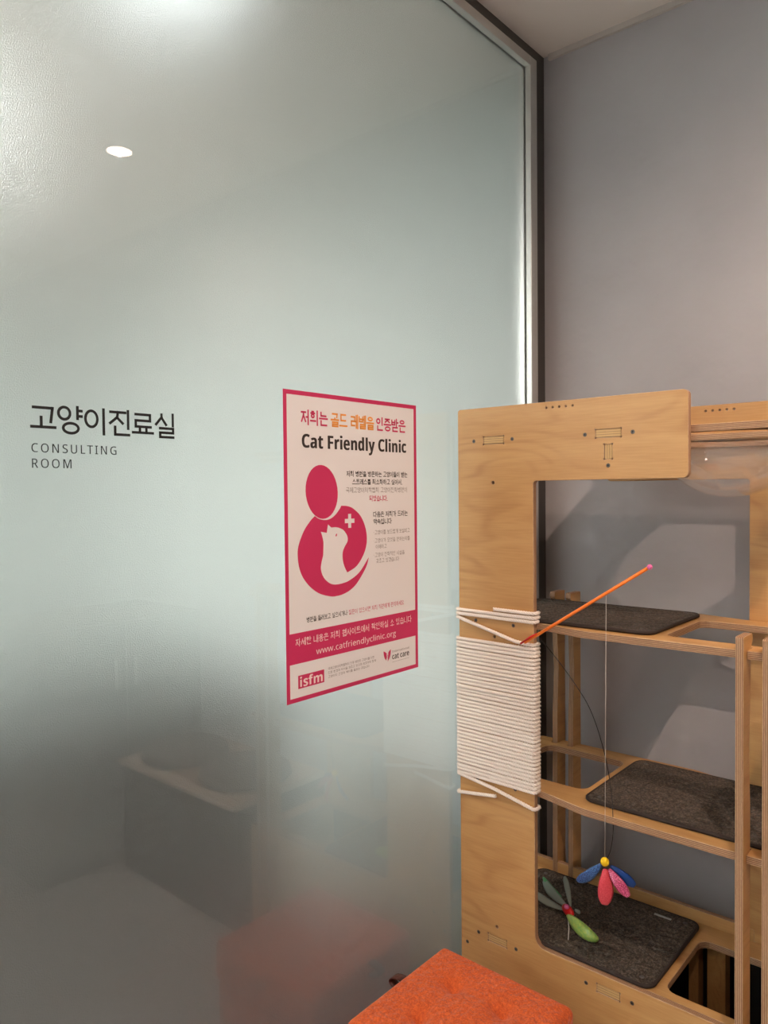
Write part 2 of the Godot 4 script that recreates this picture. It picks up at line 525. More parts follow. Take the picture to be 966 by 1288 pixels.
func consulting_room() -> void:
	var spots := [[Vector3(-0.42, CEIL, 1.0), 0.3, 0.3, 0.06, 1.0, "square ceiling light glowing through the top of the frosted glass"], [Vector3(-1.60, CEIL, 1.10), 0.24, 0.24, 0.16, 1.5, "small square ceiling light behind the left edge of the frosted glass"], [Vector3(-1.3, CEIL, 2.95), 0.6, 1.2, 22.0, 8.0, "long ceiling light over the middle of the room behind the glass"], [Vector3(-1.3, CEIL, 4.1), 0.6, 1.2, 17.0, 8.0, "long ceiling light at the far end of the room behind the glass"]]
	for s in spots:
		var t := thing("ceiling_light", s[5], "ceiling light", s[0])
		box(Vector3(-s[1] / 2 - 0.012, -0.012, -s[2] / 2 - 0.012), Vector3(s[1] / 2 + 0.012, 0.0, s[2] / 2 + 0.012), "frame", M.trim, t)
		var glow := mat(Color(1, 1, 1), 0.5); glow.emission_enabled = true; glow.emission = Color(0.93, 0.98, 1.0); glow.emission_energy_multiplier = s[4]
		box(Vector3(-s[1] / 2, -0.016, -s[2] / 2), Vector3(s[1] / 2, -0.012, s[2] / 2), "lamp_diffuser", glow, t)
		var a := AreaLight3D.new(); a.name = "panel"; t.add_child(a)
		a.area_size = Vector2(s[1], s[2]); a.rotation.x = -PI / 2; a.position.y = -0.02
		a.light_energy = s[3]; a.light_color = Color(0.965, 0.985, 1.0); a.shadow_enabled = true; a.area_range = 8.0
	var c := thing("base_cabinet", "dark low cabinet dimly seen behind the lower frosted glass", "cabinet", Vector3(-0.80, 0, 1.12))
	c.rotation.y = PI / 2
	box(Vector3(-0.48, 0.08, -0.3), Vector3(0.48, 0.96, 0.3), "carcass", M.dark_cabinet, c, 0.006)
	box(Vector3(-0.50, 0.96, -0.3), Vector3(0.50, 1.00, 0.33), "worktop", M.dark_cabinet, c, 0.004)
	box(Vector3(-0.46, 0.0, -0.3), Vector3(0.46, 0.08, 0.25), "plinth", M.black, c)
	for i in 2:
		var d := box(Vector3(-0.47 + i * 0.475, 0.10, 0.30), Vector3(-0.005 + i * 0.475, 0.95, 0.318), "door", M.dark_cabinet, c, 0.003)
		box(Vector3(-0.08, 0.28, 0.009), Vector3(0.08, 0.295, 0.03), "handle", M.steel, d, 0.003)

func glass_partition() -> void:
	var g := Node3D.new(); g.name = "wall_left"; add_child(g); struct(g)
	tag(g, "frosted glass partition in a brushed steel channel frame")
	box(Vector3(-0.0006, 0.02, 0.072), Vector3(0.0, 2.752, 4.8), "glass_pane", M.pane, g)
	tag(box(Vector3(-0.010, 0.02, 0.072), Vector3(-0.0012, 2.752, 4.8), "frosted_film", M.film, g), "frosted film on the back of the glass")
	# wall, head and floor channels: a dark rebate against wall and ceiling, and a bright proud lip on each side
	box(Vector3(0.0008, 0.0, 0.070), Vector3(0.019, 2.754, 0.105), "wall_channel", M.steel, g, 0.0015)
	box(Vector3(-0.034, 0.0, 0.0), Vector3(0.003, CEIL, 0.070), "wall_channel_rebate", M.dark_steel, g)
	box(Vector3(0.0008, 2.7275, 0.105), Vector3(0.019, 2.754, 4.8), "head_channel", M.steel, g, 0.0015)
	box(Vector3(-0.034, 2.754, 0.070), Vector3(0.003, CEIL, 4.8), "head_channel_rebate", M.dark_steel, g)
	box(Vector3(0.0008, 0.0, 0.105), Vector3(0.019, 0.04, 4.8), "floor_channel", M.steel, g, 0.0015)
	box(Vector3(-0.030, 0.0, 0.070), Vector3(-0.0108, 2.754, 0.105), "wall_channel_back", M.steel, g, 0.0015)
	box(Vector3(-0.030, 2.7275, 0.105), Vector3(-0.0108, 2.754, 4.8), "head_channel_back", M.steel, g, 0.0015)
	box(Vector3(-0.030, 0.0, 0.105), Vector3(-0.0108, 0.04, 4.8), "floor_channel_back", M.steel, g, 0.0015)

# ------------------------------------------------------------------ the cat tree
const T := 0.015
const XS := 0.836      # the tree is two-fold symmetric about the upright axis x = XS / 2, z = ZS / 2
const ZS := 0.578
const FLAT := Basis(Vector3(1, 0, 0), Vector3(0, 0, -1), Vector3(0, 1, 0))   # board's own x, y, z to x, -z, y
const H1 := 1.208
const H2 := 0.810
const H0 := 0.4394

func half_turn() -> Transform3D:
	return Transform3D(Basis(Vector3.UP, PI), Vector3(XS, 0, ZS))

func hole_of(h: Array) -> PackedVector2Array:      # a milled slot: the cutter leaves a round relief at each corner
	var p := rect(h[0], h[1], h[2], h[3], 0.0)
	for c in [[0, 1], [2, 1], [2, 3], [0, 3]]:
		var m := Geometry2D.merge_polygons(p, circle(Vector2(h[c[0]], h[c[1]]), 0.0019, 8))
		p = m[0]
	return p

func shelf_outline(notched: bool) -> PackedVector2Array:
	var p := [[0.036, -0.457, 0.0], [0.235, -0.457, 0.06], [0.36, -0.487, 0.12]]
	if notched:
		for x in [0.6835, 0.7315]:
			p.append_array([[x, -0.487, 0.0], [x + 0.001, -0.450, 0.0], [x + 0.0165, -0.450, 0.0], [x + 0.0175, -0.487, 0.0]])
	p.append_array([[0.800, -0.487, 0.012], [0.800, -0.1216, 0.0], [0.601, -0.1216, 0.06], [0.476, -0.091, 0.12]])
	if notched:
		for x in [0.1045, 0.1525]:
			p.append([0, 0, 0])
		p.resize(p.size() - 2)
		for x in [0.1525, 0.1045]:
			p.append_array([[x, -0.091, 0.0], [x - 0.001, -0.128, 0.0], [x - 0.0165, -0.128, 0.0], [x - 0.0175, -0.091, 0.0]])
	p.append_array([[0.036, -0.091, 0.012]])
	return rounded(p, 6)

func cat_tree() -> void:
	var t := thing("cat_tree", "birch plywood cat tree with rope-wrapped upright, shelves and clear dome", "cat tree")
	# front panel: upright on the left, beam to the right on top, apron below
	var slots := [[0.093, 1.634, 0.150, 1.652], [0.385, 1.634, 0.443, 1.652], [0.405, 1.587, 0.423, 1.619], [0.098, 0.404, 0.151, 0.422], [0.385, 0.398, 0.438, 0.416]]
	var screws := [[0.065, 1.643], [0.174, 1.643], [0.360, 1.6425], [0.469, 1.6425], [0.414, 1.573], [0.0675, 1.1995], [0.1745, 1.1975], [0.0705, 0.8035], [0.1775, 0.8025], [0.0356, 0.377], [0.0696, 0.4145], [0.1772, 0.4125], [0.359, 0.407], [0.466, 0.407]]
	var drilled := [[0.1197, 1.540, 0.0042], [0.1235, 0.447, 0.0040], [0.1216, 1.1644, 0.0036]]
	for i in 5: drilled.append([0.2646 + 0.0164 * i, 1.7095, 0.0024])
	var outline := rounded([[0.017, 0.0, 0.006], [0.819, 0.0, 0.006], [0.819, H0 + 0.001, 0.012], [0.2298, H0 + 0.001, 0.026], [0.2298, 1.5425, 0.008], [0.5851, 1.5425, 0.012], [0.5851, 1.7233, 0.012], [0.017, 1.7233, 0.007]], 6)
	var holes := []
	for s in slots: holes.append(hole_of(s))
	for d in drilled: holes.append(circle(Vector2(d[0], d[1]), d[2], 10))
	var pm := plate(outline, holes, T, 0.0011)
	var tenon := {}
	for side in 2:
		var xf := Transform3D(Basis(), Vector3(0, 0, 0.457))
		if side == 1: xf = half_turn() * xf
		var p := put(pm, ["front_panel", "rear_panel"][side], M.board, t, xf)
		for s in slots:
			var key := "%.3f_%.3f" % [s[2] - s[0], s[3] - s[1]]
			if not tenon.has(key): tenon[key] = tenon_mesh(s[2] - s[0] - 0.0016, s[3] - s[1] - 0.0016)
			put(tenon[key], "tenon", M.tenon, p, Transform3D(Basis(), Vector3((s[0] + s[2]) / 2, (s[1] + s[3]) / 2, 0.0065)))
		if side == 0:
			for s in screws: screw(p, Vector3(s[0], s[1], T))
	# rear apron lip that stands a little above the base shelf
	var lip := plate(rect(0.017, H0 - 0.02, 0.62, 0.469, 0.004), [], T, 0.001)
	put(lip, "rear_rail", M.board, t, Transform3D(Basis(), Vector3(0, 0, 0.1066 + 0.0002)))
	# shelves
	var hole := rect(0.520, -0.430, 0.746, -0.190, 0.026)
	var back_hole := rect(XS - 0.746, -(ZS - 0.190), XS - 0.520, -(ZS - 0.430), 0.026)
	var so := shelf_outline(true)
	put(plate(so, [hole], 0.0165, 0.0012), "shelf", M.board, t, Transform3D(FLAT, Vector3(0, H1 - 0.0165, 0)))
	put(plate(so, [back_hole], 0.0165, 0.0012), "shelf", M.board, t, Transform3D(FLAT, Vector3(0, H2 - 0.0165, 0)))
	put(plate(rect(0.033, -0.4565, 0.803, -0.122, 0.0), [hole], 0.0165, 0.0012), "base_shelf", M.board, t, Transform3D(FLAT, Vector3(0, H0 - 0.0165, 0)))
	# top tray with the round opening for the dome
	var ring := circle(Vector2(0.612, -0.289), 0.146, 48)
	put(plate(rect(0.264, -0.4565, 0.800, -0.122, 0.004), [ring], T, 0.0012), "top_tray", M.board, t, Transform3D(FLAT, Vector3(0, 1.6362, 0)))
	put(plate(rounded([[0.440, -0.456, 0.03], [0.784, -0.456, 0.03], [0.784, -0.1222, 0.03], [0.440, -0.1222, 0.03]], 6), [ring], 0.012, 0.0012), "dome_clamp_ring", M.board, t, Transform3D(FLAT, Vector3(0, 1.6185, 0)))
	# a flanged acrylic dome, 3 mm thick
	var prof := []
	var R := 0.158; var yc := 1.659
	prof.append([0.160, 1.6182]); prof.append([0.160, 1.6152])
	for i in 17:
		var a := lerpf(acos((yc - 1.6152) / R), 0.0, i / 16.0)
		prof.append([R * sin(a), yc - R * cos(a)])
	for i in 17:
		var a := lerpf(0.0, acos((yc - 1.6182) / (R - 0.003)), i / 16.0)
		prof.append([(R - 0.003) * sin(a), yc - (R - 0.003) * cos(a)])
	prof.append([0.160, 1.6182])
	var dome := put(lathe(prof, 56), "clear_dome", M.acrylic, t, Transform3D(Basis(), Vector3(0.612, 0, 0.289)))
	tag(dome, "clear acrylic half dome")
	# posts that grip the shelves with a hooked head: a pair in front on the right, a pair behind on the left
	var head := [[0.452, 0.0, 0.0], [0.505, 0.0, 0.0], [0.505, 1.2365, 0.004], [0.446, 1.2365, 0.006], [0.443, 1.2225, 0.008], [0.456, 1.2090, 0.006], [0.456, 1.150, 0.02], [0.466, 1.02, 0.03], [0.458, 0.9, 0.03]]
	var prof2 := []
	for h in head: prof2.append([-h[0], h[1], h[2]])
	var post := plate(rounded(prof2, 5), [], T, 0.0009)
	for x in [0.6847, 0.7327]:
		var b := Basis(Vector3(0, 0, -1), Vector3(0, 1, 0), Vector3(1, 0, 0))
		var xf := Transform3D(b, Vector3(x, 0, 0))
		put(post, "post", M.board, t, xf)
		put(post, "post", M.board, t, half_turn() * xf)
	# inside the base: end boards, a bottom and two uprights seen through the opening
	box(Vector3(0.034, 0.002, 0.123), Vector3(0.049, H0 - 0.018, 0.456), "base_end", M.wood, t)
	box(Vector3(0.785, 0.002, 0.123), Vector3(0.800, H0 - 0.018, 0.456), "base_end", M.wood, t)
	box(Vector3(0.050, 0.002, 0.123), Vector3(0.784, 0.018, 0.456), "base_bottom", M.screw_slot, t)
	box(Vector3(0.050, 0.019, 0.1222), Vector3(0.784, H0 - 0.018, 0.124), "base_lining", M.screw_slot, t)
	box(Vector3(0.480, 0.019, 0.1245), Vector3(0.503, H0 - 0.018, 0.16), "base_upright", M.wood, t)
	box(Vector3(0.524, 0.019, 0.1245), Vector3(0.566, H0 - 0.018, 0.16), "base_upright", M.wood, t)
	rope(t)

func tenon_mesh(w: float, h: float) -> ArrayMesh:
	# end grain of a board: plies run along the longer side
	var st := st_new(false)
	var a := Vector2(w, h) / 2; var z := 0.0078
	var c := [Vector3(-a.x, -a.y, z), Vector3(a.x, -a.y, z), Vector3(a.x, a.y, z), Vector3(-a.x, a.y, z)]
	var long := w > h
	var uv := [Vector2(0, 0), Vector2(w, 0), Vector2(w, 1), Vector2(0, 1)] if long else [Vector2(0, 0), Vector2(0, 1), Vector2(h, 1), Vector2(h, 0)]
	for k in [0, 2, 1, 0, 3, 2]:
		st.set_uv(uv[k]); st.add_vertex(c[k])
	for k in 4:
		var p: Vector3 = c[k]; var q: Vector3 = c[(k + 1) % 4]; var d := Vector3(0, 0, -z - 0.006)
		for v in [p, q, q + d, p, q + d, p + d]:
			st.set_uv(Vector2(0.1, 0.4)); st.add_vertex(v)
	return done(st)

var screw_mesh: ArrayMesh
var socket_mesh: ArrayMesh
func screw(p: Node3D, at: Vector3) -> void:
	if screw_mesh == null:
		screw_mesh = lathe([[0.0, 0.0004], [0.0018, 0.0004], [0.0030, 0.0008], [0.0042, 0.0005], [0.0046, 0.0], [0.0046, -0.002], [0.0, -0.002]], 16)
		socket_mesh = lathe([[0.0, 0.0006], [0.0017, 0.0006], [0.0017, -0.001], [0.0, -0.001]], 6)
	var s := put(screw_mesh, "screw", M.screw, p, Transform3D(Basis(Vector3.RIGHT, PI / 2), at))
	put(socket_mesh, "socket", M.screw_slot, s)

func rope(t: Node3D) -> void:
	var r := 0.0046
	var rng := RandomNumberGenerator.new(); rng.seed = 77
	var x0 := 0.017 - r; var x1 := 0.2298 + r; var zf := 0.472 + r; var zb := 0.457 - r
	# turns: [y at left of the front, y at right of the front]
	var turns := [[1.2235, 1.2215], [1.2135, 1.2115], [1.2040, 1.1580]]
	var n := 38
	for i in n:
		var y := 1.1580 - 0.00918 * (i + 1)
		var j := rng.randf_range(-0.0005, 0.0005)
		turns.append([y + j + 0.0015, y + j])
	turns.append([0.8060, 0.7690])
	var key := []
	key.append(Vector3(0.1226, 1.2330, zf))
	key.append(Vector3(x1 - 0.004, 1.2318, zf)); key.append(Vector3(x1, 1.2318, zf - 0.004))
	key.append(Vector3(x1, 1.2318, zb + 0.004)); key.append(Vector3(x1 - 0.004, 1.2316, zb))
	for k in turns.size():
		var a: float = turns[k][0]; var b: float = turns[k][1]
		var pr := rng.randf_range(0.0, 0.0007) + (0.0022 if k in [11, 16] else 0.0)
		key.append(Vector3(x0 + 0.004, a, zb)); key.append(Vector3(x0, a, zb + 0.004)); key.append(Vector3(x0, a, zf - 0.004)); key.append(Vector3(x0 + 0.004, a, zf + pr))
		if k == 2:
			key.append(Vector3(0.185, 1.1625, zf + 0.0045)); key.append(Vector3(x1 - 0.02, b, zf))
		elif k == turns.size() - 1:
			key.append(Vector3(0.12, 0.793, zf + 0.002))
		else:
			key.append(Vector3(0.11, lerpf(a, b, 0.5) + rng.randf_range(-0.0005, 0.0005), zf + pr))
		key.append(Vector3(x1 - 0.004, b, zf + pr * 0.6)); key.append(Vector3(x1, b, zf - 0.004)); key.append(Vector3(x1, b, zb + 0.004)); key.append(Vector3(x1 - 0.004, b, zb))
	# loose end tucked under the last slanting turn
	for q in [Vector3(x0 + 0.004, 0.7590, zb), Vector3(x0, 0.7585, zb + 0.004), Vector3(x0, 0.7585, zf - 0.004), Vector3(x0 + 0.004, 0.7585, zf), Vector3(0.128, 0.7745, zf)]: key.append(q)
	# resample evenly
	var pts := []; var step := 0.0027; var carry := 0.0
	for i in key.size() - 1:
		var a: Vector3 = key[i]; var b: Vector3 = key[i + 1]; var l := a.distance_to(b)
		var s := carry
		while s < l:
			pts.append(a.lerp(b, s / l)); s += step
		carry = s - l
	# three strands twisted about the centre line
	var st := st_new(true)
	for g in 3:
		var strand := []
		for i in pts.size():
			var d: Vector3 = (pts[mini(i + 1, pts.size() - 1)] - pts[maxi(i - 1, 0)]).normalized()
			var up := Vector3.UP - d * d.y; up = up.normalized(); var side := d.cross(up)
			var ph := TAU * (i * step / 0.021 + g / 3.0)
			strand.append(pts[i] + (up * cos(ph) + side * sin(ph)) * r * 0.55)
		sweep(st, strand, r * 0.50, 6, false, true)
	tag(put(done(st), "scratching_rope", M.rope, t), "off-white twisted rope wound round the upright")

func mats() -> void:
	var w := 0.440; var d := 0.318
	var mesh := plate(rect(-w / 2, -d / 2, w / 2, d / 2, 0.024), [], 0.008, 0.0025)
	var edge := []
	for p in rect(-w / 2, -d / 2, w / 2, d / 2, 0.024): edge.append(Vector3(p.x, p.y, 0.0045))
	var bind := tube(edge, 0.0046, 6, true)
	var stud := lathe([[0.0, 0.0022], [0.003, 0.002], [0.0052, 0.0006], [0.0056, 0.0], [0.0056, -0.002], [0.0, -0.002]], 14)
	var where := [[Vector3(0.280, H1 + 0.0002, 0.296), "dark brown carpet mat on the topmost shelf, beneath the orange stick", true], [Vector3(0.562, H2 + 0.0002, 0.287), "dark brown carpet mat on the middle shelf, behind the two front posts", true], [Vector3(0.280, H0 + 0.0002, 0.297), "dark brown carpet mat on the base shelf, under the dragonfly toy", false]]
	for k in 3:
		var t := thing("carpet_mat", where[k][1], "mat", where[k][0], "carpet mats on the cat tree")
		put(mesh, "pad", [M.carpet, M.carpet], t, Transform3D(FLAT, Vector3(0, 0, 0)))
		put(bind, "binding", M.binding, t, Transform3D(FLAT, Vector3.ZERO))
		for sx in [-1, 1]:
			for sz in [-1, 1]:
				put(stud, "snap_stud", M.dark_steel, t, Transform3D(Basis(), Vector3(sx * (w / 2 - 0.028), 0.008, sz * (d / 2 - 0.024))))
		if k == 2:
			tag(box(Vector3(0.118, 0.0082, -0.131), Vector3(0.160, 0.0092, -0.124), "care_label", M.cabinet, t), "small pale fabric label")

# ------------------------------------------------------------------ lettering
const ON_GLASS := Basis(Vector3(0, 0, -1), Vector3(0, 1, 0), Vector3(1, 0, 0))    # own x, y, z to -z, y, x

func stroke(st: SurfaceTool, a: Vector2, b: Vector2, w: float, z0: float, z1: float, ext := 0.5) -> void:
	var d := (b - a).normalized()
	if d == Vector2.ZERO: d = Vector2.RIGHT
	var n := Vector2(-d.y, d.x) * w / 2
	a -= d * w * ext; b += d * w * ext
	prism(st, PackedVector2Array([a - n, b - n, b + n, a + n]), z0, z1)

func prism(st: SurfaceTool, p: PackedVector2Array, z0: float, z1: float) -> void:   # convex or not: fan by ear clipping
	var q := facing(p, true)
	var tr := PackedVector2Array([q[0], q[1], q[2], q[0], q[2], q[3]]) if q.size() == 4 else triangles(q, [])
	for i in range(0, tr.size(), 3):
		tri(st, Vector3(tr[i].x, tr[i].y, z1), Vector3(tr[i + 1].x, tr[i + 1].y, z1), Vector3(tr[i + 2].x, tr[i + 2].y, z1))
	for i in q.size():
		var a := q[i]; var b := q[(i + 1) % q.size()]
		quad(st, Vector3(a.x, a.y, z0), Vector3(b.x, b.y, z0), Vector3(b.x, b.y, z1), Vector3(a.x, a.y, z1))

func oval(st: SurfaceTool, c: Vector2, rx: float, ry: float, w: float, z0: float, z1: float, n := 22) -> void:
	for i in n:
		var a := TAU * i / n; var b := TAU * (i + 1) / n
		var o0 := c + Vector2(cos(a) * (rx + w / 2), sin(a) * (ry + w / 2)); var o1 := c + Vector2(cos(b) * (rx + w / 2), sin(b) * (ry + w / 2))
		var i0 := c + Vector2(cos(a) * (rx - w / 2), sin(a) * (ry - w / 2)); var i1 := c + Vector2(cos(b) * (rx - w / 2), sin(b) * (ry - w / 2))
		quad(st, Vector3(i0.x, i0.y, z1), Vector3(o0.x, o0.y, z1), Vector3(o1.x, o1.y, z1), Vector3(i1.x, i1.y, z1))
		quad(st, Vector3(o0.x, o0.y, z0), Vector3(o1.x, o1.y, z0), Vector3(o1.x, o1.y, z1), Vector3(o0.x, o0.y, z1))

# Hangul syllables from strokes. Consonants: polylines in a unit box, y down; "o" marks a ring.
const CONS := {
	"g": [[0, 0, 1, 0, .92, 1]], "n": [[0, 0, 0, 1, 1, 1]], "d": [[1, 0, 0, 0, 0, 1, 1, 1]], "r": [[0, 0, 1, 0, 1, .5, 0, .5, 0, 1, 1, 1]], "m": [[0, 0, 1, 0, 1, 1, 0, 1, 0, 0]],
	"b": [[0, 0, 0, 1, 1, 1, 1, 0], [0, .48, 1, .48]], "s": [[.5, 0, .5, .22, 0, 1], [.5, .25, 1, 1]], "o": [["o", .5, .5, .5, .5]], "j": [[0, 0, 1, 0], [.5, 0, .5, .3, 0, 1], [.5, .35, 1, 1]],
	"c": [[.35, -.12, .65, -.12], [0, .12, 1, .12], [.5, .12, .5, .4, 0, 1], [.5, .45, 1, 1]], "k": [[0, 0, 1, 0, .92, 1], [0, .45, .95, .45]], "t": [[1, 0, 0, 0, 0, 1, 1, 1], [0, .5, .95, .5]],
	"p": [[0, 0, 1, 0], [0, 1, 1, 1], [.28, 0, .28, 1], [.72, 0, .72, 1]], "h": [[.3, -.08, .7, -.08], [0, .2, 1, .2], ["o", .5, .7, .38, .3]],
}
const FIRST := ["g", "gg", "n", "d", "dd", "r", "m", "b", "bb", "s", "ss", "o", "j", "jj", "c", "k", "t", "p", "h"]
const LAST := ["", "g", "gg", "gs", "n", "nj", "nh", "d", "r", "rg", "rm", "rb", "rs", "rt", "rp", "rh", "m", "b", "bs", "s", "ss", "o", "j", "c", "k", "t", "p", "h"]
# vowels: [upright strokes, level strokes] in short codes
const UPRIGHT := {0: "a", 1: "A", 2: "ya", 3: "Y", 4: "e", 5: "E", 6: "ye", 7: "P", 20: "i", 9: "a", 10: "A", 11: "i", 14: "e", 15: "E", 16: "i", 19: "i"}
const LEVEL := {8: "o", 12: "yo", 13: "u", 17: "yu", 18: "eu", 9: "o", 10: "o", 11: "o", 14: "u", 15: "u", 16: "u", 19: "eu"}

func cons(st: SurfaceTool, code: String, b: Rect2, w: float, z0: float, z1: float) -> void:
	if code.length() == 2:
		var half := b.size.x * 0.44
		cons(st, code[0], Rect2(b.position, Vector2(half, b.size.y)), w * 0.9, z0, z1)
		cons(st, code[1], Rect2(b.position + Vector2(b.size.x - half, 0), Vector2(half, b.size.y)), w * 0.9, z0, z1)
		return
	for path in CONS[code]:
		if path[0] is String:
			oval(st, Vector2(b.position.x + path[1] * b.size.x, -(b.position.y + path[2] * b.size.y)), path[3] * b.size.x, path[4] * b.size.y, w, z0, z1, 14)
		else:
			for i in range(0, path.size() - 2, 2):
				var p := b.position + Vector2(path[i], path[i + 1]) * b.size; var q := b.position + Vector2(path[i + 2], path[i + 3]) * b.size
				stroke(st, Vector2(p.x, -p.y), Vector2(q.x, -q.y), w, z0, z1)

var pen := []
func cell(x0: float, y0: float, x1: float, y1: float) -> Rect2:
	var at: Vector2 = pen[1]; var size: Vector2 = pen[2]
	return Rect2(at.x + x0 * size.x, -at.y + y0 * size.y, (x1 - x0) * size.x, (y1 - y0) * size.y)

func line(x0: float, y0: float, x1: float, y1: float) -> void:
	var at: Vector2 = pen[1]; var size: Vector2 = pen[2]
	stroke(pen[0], Vector2(at.x + x0 * size.x, at.y - y0 * size.y), Vector2(at.x + x1 * size.x, at.y - y1 * size.y), pen[3], pen[4], pen[5])

# one syllable in a cell of the given size; origin = top left
func syllable(st: SurfaceTool, ch: int, at: Vector2, size: Vector2, w: float, z0: float, z1: float) -> void:
	var k := ch - 0xAC00
	var l: String = FIRST[k / 588]; var v := (k % 588) / 28; var f: String = LAST[k % 28]
	var up: String = UPRIGHT.get(v, ""); var lev: String = LEVEL.get(v, "")
	var fin := f != ""
	var hh := 0.56 if fin else 1.0
	pen = [st, at, size, w, z0, z1]
	if up and not lev: cons(st, l, cell(0.06, 0.10 * hh + 0.04, 0.52, 0.80 * hh), w, z0, z1)
	elif lev and not up: cons(st, l, cell(0.20, 0.06, 0.80, 0.50 if not fin else 0.30), w, z0, z1)
	else: cons(st, l, cell(0.08, 0.08, 0.50, 0.48 if not fin else 0.28), w, z0, z1)
	if lev:
		var y := (0.90 if not up else 0.72) if not fin else 0.50
		var x1 := 0.97 if not up else 0.62
		line(0.03, y, x1, y)
		var top := y - (0.26 if not fin else 0.12); var low := y + (0.22 if not fin else 0.12); var cx := (0.03 + x1) / 2
		if not fin and lev in ["u", "yu"] and not up:
			y = 0.68
		match lev:
			"o": line(cx, top, cx, y)
			"yo": line(cx - 0.14, top, cx - 0.14, y); line(cx + 0.14, top, cx + 0.14, y)
			"u": line(cx, y, cx, minf(low, 1.0))
			"yu": line(cx - 0.14, y, cx - 0.14, low); line(cx + 0.14, y, cx + 0.14, low)
	if up:
		var x := 0.76; var m := hh * 0.48
		match up:
			"a": line(x, 0.0, x, hh); line(x, m, 0.97, m)
			"ya": line(x, 0.0, x, hh); line(x, m - 0.13 * hh, 0.97, m - 0.13 * hh); line(x, m + 0.13 * hh, 0.97, m + 0.13 * hh)
			"e": line(0.84, 0.0, 0.84, hh); line(0.62, m, 0.84, m)
			"ye": line(0.84, 0.0, 0.84, hh); line(0.62, m - 0.13 * hh, 0.84, m - 0.13 * hh); line(0.62, m + 0.13 * hh, 0.84, m + 0.13 * hh)
			"i": line(0.84, 0.0, 0.84, hh)
			"A": line(0.70, 0.03, 0.70, hh * 0.97); line(0.93, 0.0, 0.93, hh); line(0.70, m, 0.93, m)
			"Y": line(0.70, 0.03, 0.70, hh * 0.97); line(0.93, 0.0, 0.93, hh); line(0.70, m - 0.12 * hh, 0.93, m - 0.12 * hh); line(0.70, m + 0.12 * hh, 0.93, m + 0.12 * hh)
			"E": line(0.74, 0.03, 0.74, hh * 0.97); line(0.93, 0.0, 0.93, hh); line(0.56, m, 0.74, m)
			"P": line(0.74, 0.03, 0.74, hh * 0.97); line(0.93, 0.0, 0.93, hh); line(0.56, m - 0.12 * hh, 0.74, m - 0.12 * hh); line(0.56, m + 0.12 * hh, 0.74, m + 0.12 * hh)
	if fin: cons(st, f, cell(0.20, 0.68, 0.88, 0.98), w, z0, z1)

# a line of Hangul fitted between x0 and x1, top y, height h
func hangul(text: String, x0: float, x1: float, y: float, h: float, weight: float, z0: float, z1: float) -> ArrayMesh:
	var units := 0.0
	for ch in text: units += 0.38 if ch == " " else (0.35 if ch in ".,-" else 1.0)
	var each := (x1 - x0) / units
	var st := st_new(false); var x := x0
	for ch in text:
		if ch == " ": x += each * 0.38
		elif ch in ".,-":
			var yy := y - h * (0.5 if ch == "-" else 0.95)
			stroke(st, Vector2(x + each * 0.08, yy), Vector2(x + each * 0.16, yy), h * weight, z0, z1); x += each * 0.35
		else:
			syllable(st, ch.unicode_at(0), Vector2(x + each * 0.04, y), Vector2(each * 0.90, h), h * weight, z0, z1); x += each
	return done(st)

func latin(text: String, bold: bool, x0: float, x1: float, y0: float, h: float, z: float, called: String, m, parent: Node, cap := "H", spacing := 0) -> MeshInstance3D:
	var sf := SystemFont.new(); sf.font_names = PackedStringArray(["Droid Sans"]); sf.font_weight = 700 if bold else 400
	var f: Font = sf
	if spacing != 0:
		var fv := FontVariation.new(); fv.base_font = sf; fv.spacing_glyph = spacing; f = fv
	var tm := TextMesh.new(); tm.text = text; tm.font = f; tm.font_size = 64; tm.pixel_size = 0.001; tm.depth = 0.0
	tm.horizontal_alignment = HORIZONTAL_ALIGNMENT_LEFT; tm.vertical_alignment = VERTICAL_ALIGNMENT_BOTTOM
	var ref := TextMesh.new(); ref.text = cap; ref.font = f; ref.font_size = 64; ref.pixel_size = 0.001; ref.depth = 0.0
	ref.horizontal_alignment = HORIZONTAL_ALIGNMENT_LEFT; ref.vertical_alignment = VERTICAL_ALIGNMENT_BOTTOM
	var b := tm.get_aabb(); var r := ref.get_aabb()
	var sx := (x1 - x0) / b.size.x; var sy := h / r.size.y
	# bake the scale into a mesh of our own
	var arr := tm.get_mesh_arrays(); var src: PackedVector3Array = arr[Mesh.ARRAY_VERTEX]; var idx = arr[Mesh.ARRAY_INDEX]
	var st := st_new(false)
	var order: Array = Array(idx) if idx != null and idx.size() else range(src.size())
	for shift in ([-0.0006, 0.0006] if text.begins_with("Cat") else [0.0]):     # the poster's title is a heavier cut
		for i in order:
			var v := src[i]
			st.add_vertex(Vector3(x0 + shift + (v.x - b.position.x) * sx, y0 + (v.y - r.position.y) * sy, z + shift * 0.01))
	return put(done(st), called, m, parent)

